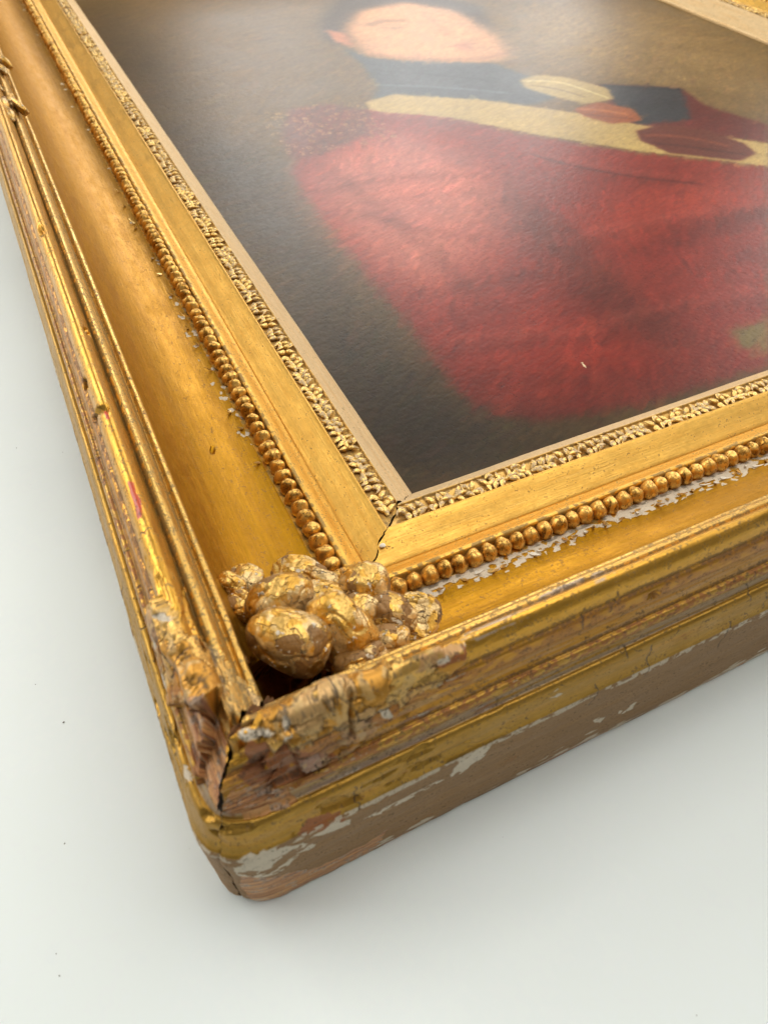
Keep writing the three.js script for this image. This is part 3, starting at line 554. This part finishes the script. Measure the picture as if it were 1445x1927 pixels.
function flake(parent, k, u, d, h, len, wid, curl, turn, tilt, mat) {
  const g = flakeShape(len, wid, 0.0003, curl); g.computeVertexNormals(); const m = part('lifted_flake', g, mat, parent);
  m.position.set(...place[k](u, d, h)); m.rotation.set(0, turn, tilt, 'YXZ'); return m;
}
reseed(900);
for (let i = 0; i < 44; i++) { const u = -0.035 + 0.24 * Math.pow((i + rnd()) / 44, 0.9), d = rr(0.0572, 0.0595); flake(rails.B, 'B', u, d, 0.0139 + (d - 0.057) * 0.06, rr(0.002, 0.005), rr(0.0005, 0.0013), rr(0.1, 0.5), -Math.PI / 2 + rr(-0.9, 0.9), rr(0.15, 0.6), rnd() < 0.6 ? sliverGold : sliverWhite); }
for (let i = 0; i < 14; i++) { const u = 0.02 + 0.3 * (i + rnd()) / 14, d = rr(0.0572, 0.0592); flake(rails.L, 'L', u, d, 0.0139 + (d - 0.057) * 0.06, rr(0.0018, 0.004), rr(0.0005, 0.0012), rr(0.1, 0.5), Math.PI + rr(-0.9, 0.9), rr(0.15, 0.6), rnd() < 0.9 ? sliverGold : sliverWhite); }

// remains of a carved cartouche over the rounded top of the long rail, far along
{
  const cart = group('side_ornament', frame); cart.userData.label = 'worn carved leaf ornament over the rounded top of the long rail'; reseed(640);
  for (let i = 0; i < 16; i++) { const a = rr(-1, 1), b = rr(0, 1), x = -0.1075 - a * 0.011, z = -(0.300 + b * 0.11); part('leaf', lobeShape([x * 1000, 70.5 - Math.abs(a) * 5, z * 1000], [rr(-0.6, 0.6), rr(-0.1, 0.1), -1], [a * 0.5, 1, 0], rr(9, 14), rr(2.2, 3.6), rr(2.4, 4), 60 + i, 0.15, 0.5, 0.6, 0, 36, 24), crazedMat, cart); }
}
top(frame, 'ornate carved gilt picture frame with chipped corner lying flat on white table', 'picture frame');

// ---------------------------------------------------------------- the canvas
{
  const PX = 1280, PY = 1760, MM = PX / 640, ox = 9, oy = 10;          // texels per mm, overlap behind the frame
  const cv = document.createElement('canvas'); cv.width = PX; cv.height = PY; const x = cv.getContext('2d');
  const poly = (name, fill, blur, alpha = 1) => { const p = FIGURE[name]; x.save(); x.globalAlpha = alpha; x.filter = blur ? `blur(${blur}px)` : 'none'; x.fillStyle = fill; x.beginPath(); for (let i = 0; i < p.length; i += 2) x.lineTo((p[i] + ox) * MM, (p[i + 1] + oy) * MM); x.closePath(); x.fill(); x.restore(); };
  const line = (name, color, width, alpha = 1, blur = 0) => { const p = LINES[name]; x.save(); x.globalAlpha = alpha; x.filter = blur ? `blur(${blur}px)` : 'none'; x.strokeStyle = color; x.lineWidth = width; x.lineCap = 'round'; x.lineJoin = 'round'; x.beginPath(); x.moveTo((p[0] + ox) * MM, (p[1] + oy) * MM); for (let i = 2; i < p.length - 2; i += 2) x.quadraticCurveTo((p[i] + ox) * MM, (p[i + 1] + oy) * MM, i + 4 >= p.length ? (p[i + 2] + ox) * MM : ((p[i] + p[i + 2]) / 2 + ox) * MM, i + 4 >= p.length ? (p[i + 3] + oy) * MM : ((p[i + 1] + p[i + 3]) / 2 + oy) * MM); x.stroke(); x.restore(); };
  // brushwork: short strokes that take up the colour they start on
  const brush = (count, len, wid, alpha, seed, x0 = 0, y0 = 0, x1 = PX, y1 = PY) => {
    const src = x.getImageData(0, 0, PX, PY).data; reseed(seed); x.lineCap = 'round';
    for (let k = 0; k < count; k++) {
      const px = rr(x0, x1), py = rr(y0, y1), q = ((py | 0) * PX + (px | 0)) * 4, j = rr(0.8, 1.22), a = 0.55 + (fbm(px * 0.004, py * 0.004 + 6, 2) - 0.5) * 1.6 + rr(-0.25, 0.25), l = len * rr(0.4, 1.2);
      x.globalAlpha = alpha * rr(0.5, 1); x.strokeStyle = `rgb(${Math.min(255, src[q] * j + rr(-3, 5)) | 0},${Math.min(255, src[q + 1] * j + rr(-3, 3)) | 0},${Math.min(255, src[q + 2] * j + rr(-3, 3)) | 0})`; x.lineWidth = wid * rr(0.5, 1.3);
      const dx = Math.cos(a) * l, dy = Math.sin(a) * l; x.beginPath(); x.moveTo(px - dx / 2, py - dy / 2); x.quadraticCurveTo(px + dy * 0.12, py - dx * 0.12, px + dx / 2, py + dy / 2); x.stroke();
    }
    x.globalAlpha = 1;
  };
  x.fillStyle = '#5a431f'; x.fillRect(0, 0, PX, PY);
  poly('rightlit', '#80653c', 80, 0.9); poly('leftdark', '#382b18', 45, 0.95);
  poly('coat', '#762517', 6); poly('lit_glare', '#b46a58', 36, 0.8); poly('lit_glare2', '#8c3221', 24, 0.8); poly('lowred', '#7c2515', 26, 0.7); poly('fold', '#3a2015', 26, 0.6); poly('fold2', '#3a150f', 12, 0.5);  // the pale pink patch also holds window glare painted into the coat
  for (const f of ['f1', 'f2', 'f3', 'f4', 'f5', 'f6', 'f7', 'f8', 'f9', 'f10']) { line(f, '#4a1a12', 16, 0.3, 9); }
  for (const f of ['f3', 'f5', 'f7', 'f2', 'f9']) { x.save(); x.translate(6, 16); line(f, '#b05a4c', 10, 0.35, 8); x.restore(); }
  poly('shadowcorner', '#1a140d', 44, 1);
  poly('epaulette', '#5f2c1c', 6); poly('hair', '#2c2118', 14); poly('face', '#b3794f', 9); poly('face', '#c48d60', 26, 0.8); poly('ear', '#a8643f', 4); poly('collar', '#363c40', 5);
  poly('cloth', '#571d16', 4); poly('clothdark', '#2a2a2c', 4); poly('sash', '#9c8048', 3); poly('sash', '#b09256', 8, 0.5); poly('medal', '#84441c', 5); poly('oval', '#5a281a', 4); poly('brooch', '#937a48', 4); poly('button', '#66542c', 4);
  brush(7000, 30, 9, 0.45, 71); brush(14000, 16, 4, 0.45, 72); poly('sash', '#a5894f', 2, 0.75); poly('medal', '#84441c', 3); poly('oval', '#5a281a', 2.5); poly('brooch', '#937a48', 3);
  poly('face', '#c48d60', 16, 0.4); line('jaw', '#7a4a32', 12, 0.45, 7); poly('brow', '#6e4a30', 5, 0.5); line('lid', '#5e4230', 3, 0.5, 2); poly('eye', '#6a5442', 4, 0.35); line('brow2', '#6e4a30', 4, 0.4, 3); line('eye2', '#5e4230', 4, 0.4, 3); line('nose', '#9a6444', 7, 0.5, 5); poly('nose', '#ac6c4a', 10, 0.35); line('mouth', '#8a4a3c', 5, 0.5, 3); poly('mouth', '#9c5a48', 7, 0.4);
  line('collar1', '#252c31', 4, 0.7, 2); line('collar2', '#78848a', 5, 0.5, 3); line('cuff', '#15161a', 8, 0.6, 3); poly('brooch', '#a58c55', 5, 0.6); line('braid1', '#d0ba80', 5, 0.7, 1.5); line('braid2', '#5a4522', 4, 0.7, 1.5); line('fing1', '#b0672f', 7, 0.7, 2.5); line('fing2', '#5a2a14', 4, 0.7, 2); line('oval1', '#8a4428', 7, 0.6, 3); line('oval2', '#35150e', 5, 0.7, 3); line('f2', '#3d100b', 4, 0.6, 2);
  brush(5000, 12, 2.6, 0.5, 73, 150, 300, PX, 1420); brush(9000, 14, 2.0, 0.3, 74);
  reseed(31);
  for (let k = 0; k < 420; k++) { const px = (rr(78, 168) + ox) * MM, py = (rr(348, 438) + oy) * MM, q = x.getImageData(px | 0, py | 0, 1, 1).data; if (q[0] < q[2] * 1.9) continue; x.strokeStyle = ['#c9a060', '#7a5a28', '#3a2a18', '#b98a4c', '#8d6a38'][k % 5]; x.globalAlpha = 0.4; x.lineWidth = 1.5; x.beginPath(); x.arc(px, py, rr(1, 4), 0, 5); x.stroke(); }
  x.globalAlpha = 1; poly('scratch', '#d8c8a0', 0);
  const img = x.getImageData(0, 0, PX, PY).data, lin = (v) => { v /= 255; return v <= 0.04045 ? v / 12.92 : Math.pow((v + 0.055) / 1.055, 2.4); };
  const t = bake(PX, PY, (i, j, o) => {
    const mx = i / MM - ox, my = j / MM - oy;                          // mm
    const br = fbm(mx * 0.16 + my * 0.07, my * 0.75 - mx * 0.28, 4), b2 = fbm(mx * 0.5, my * 0.5, 3), big = fbm(mx * 0.03, my * 0.03 + 9, 4), wv = vn(mx * 2.0, my * 2.0);
    const si = clamp(Math.round(i + (b2 - 0.5) * 4), 0, PX - 1), sj = clamp(Math.round(j + (br - 0.5) * 4), 0, PY - 1), k = (sj * PX + si) * 4;
    const v = 1 + (br - 0.5) * 0.45 + (big - 0.5) * 0.45 + (wv - 0.5) * 0.12 + (vn(mx * 1.1 + 4, my * 3.2) - 0.5) * 0.14;
    let r = lin(img[k]) * v, g = lin(img[k + 1]) * v, b = lin(img[k + 2]) * v;
    const [e] = worley(mx * 0.16 + (b2 - 0.5) * 1.1, my * 0.11 + (br - 0.5) * 1.1), cr = (1 - sst(0, 0.02, e)) * sst(0.42, 0.54, big);
    r *= 1 - cr * 0.6; g *= 1 - cr * 0.6; b *= 1 - cr * 0.6;
    const sp = sst(0.84, 0.88, vn(mx * 1.3 + 7, my * 1.3)) * 0.06; r += sp * 0.10; g += sp * 0.09; b += sp * 0.07;
    o[0] = r; o[1] = g; o[2] = b; o[3] = 0.37 + (big - 0.5) * 0.05 + (b2 - 0.5) * 0.08; o[4] = 0;
    o[5] = 0.5 + (br - 0.5) * 0.35 + (b2 - 0.5) * 0.4 + (Math.sin(mx * 6.0) + Math.sin(my * 6.0)) * 0.04 + (wv - 0.5) * 0.04 - cr * 0.4;
  });
  const m = new THREE.MeshPhysicalMaterial({ map: t.map, roughnessMap: t.orm, roughness: 1, metalness: 0, bumpMap: t.bump, bumpScale: 0.00017, specularIntensity: 0.42 }), w = SIGHT_W + 0.018, h = SIGHT_H + 0.020;
  const g = new THREE.BoxGeometry(w, 0.0030, h, 2, 1, 2), p = g.attributes.position, uv = g.attributes.uv;
  for (let i = 0; i < p.count; i++) uv.setXY(i, (p.getX(i) + w / 2) / w * (w * 1000 / 640), (h / 2 - p.getZ(i)) / h * (h * 1000 / 880));
  const o = new THREE.Mesh(g, m); o.name = 'oil_painting'; o.castShadow = o.receiveShadow = true;
  o.position.set(SIGHT_W / 2, LIFT - 0.0042, -SIGHT_H / 2);
  top(o, 'dark varnished oil portrait of a sitter in red coat with cream sash', 'painting');
}

// ---------------------------------------------------------------- crumbs
{
  reseed(4000);
  for (const [x, z, h, s, label] of [[-0.0389, 0.0365, 0.0111, 0.0015, 'small loose white plaster flake on gilt frieze beside mitre crack'], [-0.0297, 0.0315, 0.0142, 0.0011, 'tiny pale crumb lodged in the mitre crack of the frieze']]) {
    const g = new THREE.IcosahedronGeometry(s, 2), p = g.attributes.position; for (let i = 0; i < p.count; i++) { const n = 1 + (vn3(p.getX(i) / s + 3, p.getY(i) / s, p.getZ(i) / s) - 0.5) * 0.7; p.setXYZ(i, p.getX(i) * n, p.getY(i) * n * 0.5, p.getZ(i) * n); } g.computeVertexNormals();
    const m = new THREE.Mesh(g, sliverWhite); m.name = 'plaster_flake'; m.castShadow = m.receiveShadow = true; m.position.set(x, h + LIFT + s * 0.35, z); top(m, label, 'flake');
  }
  const dust = []; for (let i = 0; i < 150; i++) { const x = rr(-0.30, 0.25), z = rr(-0.25, 0.32); if (x > -0.128 && z < 0.13) continue; const s = rr(0.00008, 0.00022) * (rnd() < 0.06 ? 1.8 : 1), g = new THREE.IcosahedronGeometry(s, 0); g.scale(rr(0.6, 2.2), 0.6, rr(0.6, 1.4)); g.rotateY(rr(0, 6)); g.translate(x, s * 0.4, z); dust.push(g); }
  const m = new THREE.Mesh(mergeGeometries(dust), new THREE.MeshStandardMaterial({ color: new THREE.Color().setRGB(0.12, 0.09, 0.06), roughness: 0.9 })); m.name = 'dust'; m.userData.kind = 'stuff'; m.castShadow = true;
  top(m, 'scattered brown specks of dust on the white table', 'dust'); 
}

// ---------------------------------------------------------------- the window whose light falls on the table, and the added fill panel
{
  const white = new THREE.MeshStandardMaterial({ color: new THREE.Color().setRGB(0.75, 0.73, 0.68), roughness: 0.5 });
  const glow = new THREE.MeshStandardMaterial({ color: 0x000000, emissive: new THREE.Color().setRGB(1, 0.985, 0.95), emissiveIntensity: 1.0 });
  for (const { at, turn, w, h, label } of WINDOWS) {
    const win = new THREE.Group(); win.name = 'window'; win.position.set(...at); win.rotation.y = turn;
    const bar = (n, cx, cy, sx, sy, dz = 0) => { const m = part(n, new THREE.BoxGeometry(sx, sy, 0.06), white, win); m.position.set(cx, cy, dz); };
    for (const s of [-1, 1]) { bar('jamb', s * (w / 2 + 0.03), 0, 0.08, h + 0.16, 0.004); bar(s > 0 ? 'head' : 'sill', 0, s * (h / 2 + 0.03), w - 0.03, 0.08); bar('mullion', s * w / 6, 0, 0.06, h - 0.03); }
    for (let i = -1; i <= 1; i++) { const m = part('window_pane', new THREE.BoxGeometry(w / 3 - 0.02, h - 0.02, 0.006), glow, win); m.position.set(i * w / 3, 0, -0.06); }
    top(win, label, 'window');
  }
  const fill_light = new THREE.Group(); fill_light.name = 'added_fill_panel'; fill_light.position.set(...FILL_PANEL.at); const s = FILL_PANEL.size;  // invented overhead panel, added only for its light from above
  const d = part('fill_diffuser', new THREE.BoxGeometry(s - 0.02, 0.01, s - 0.02), glow, fill_light); d.position.y = 0;
  for (const k of [-1, 1]) { part('fill_trim', new THREE.BoxGeometry(s + 0.06, 0.05, 0.04), white, fill_light).position.z = k * (s / 2 + 0.01); part('fill_trim', new THREE.BoxGeometry(0.04, 0.05, s - 0.025), white, fill_light).position.x = k * (s / 2 + 0.01); }
  top(fill_light, 'added square fill light panel over the table, not a real fitting', 'fill_light');
}
renderer.render(scene, camera);
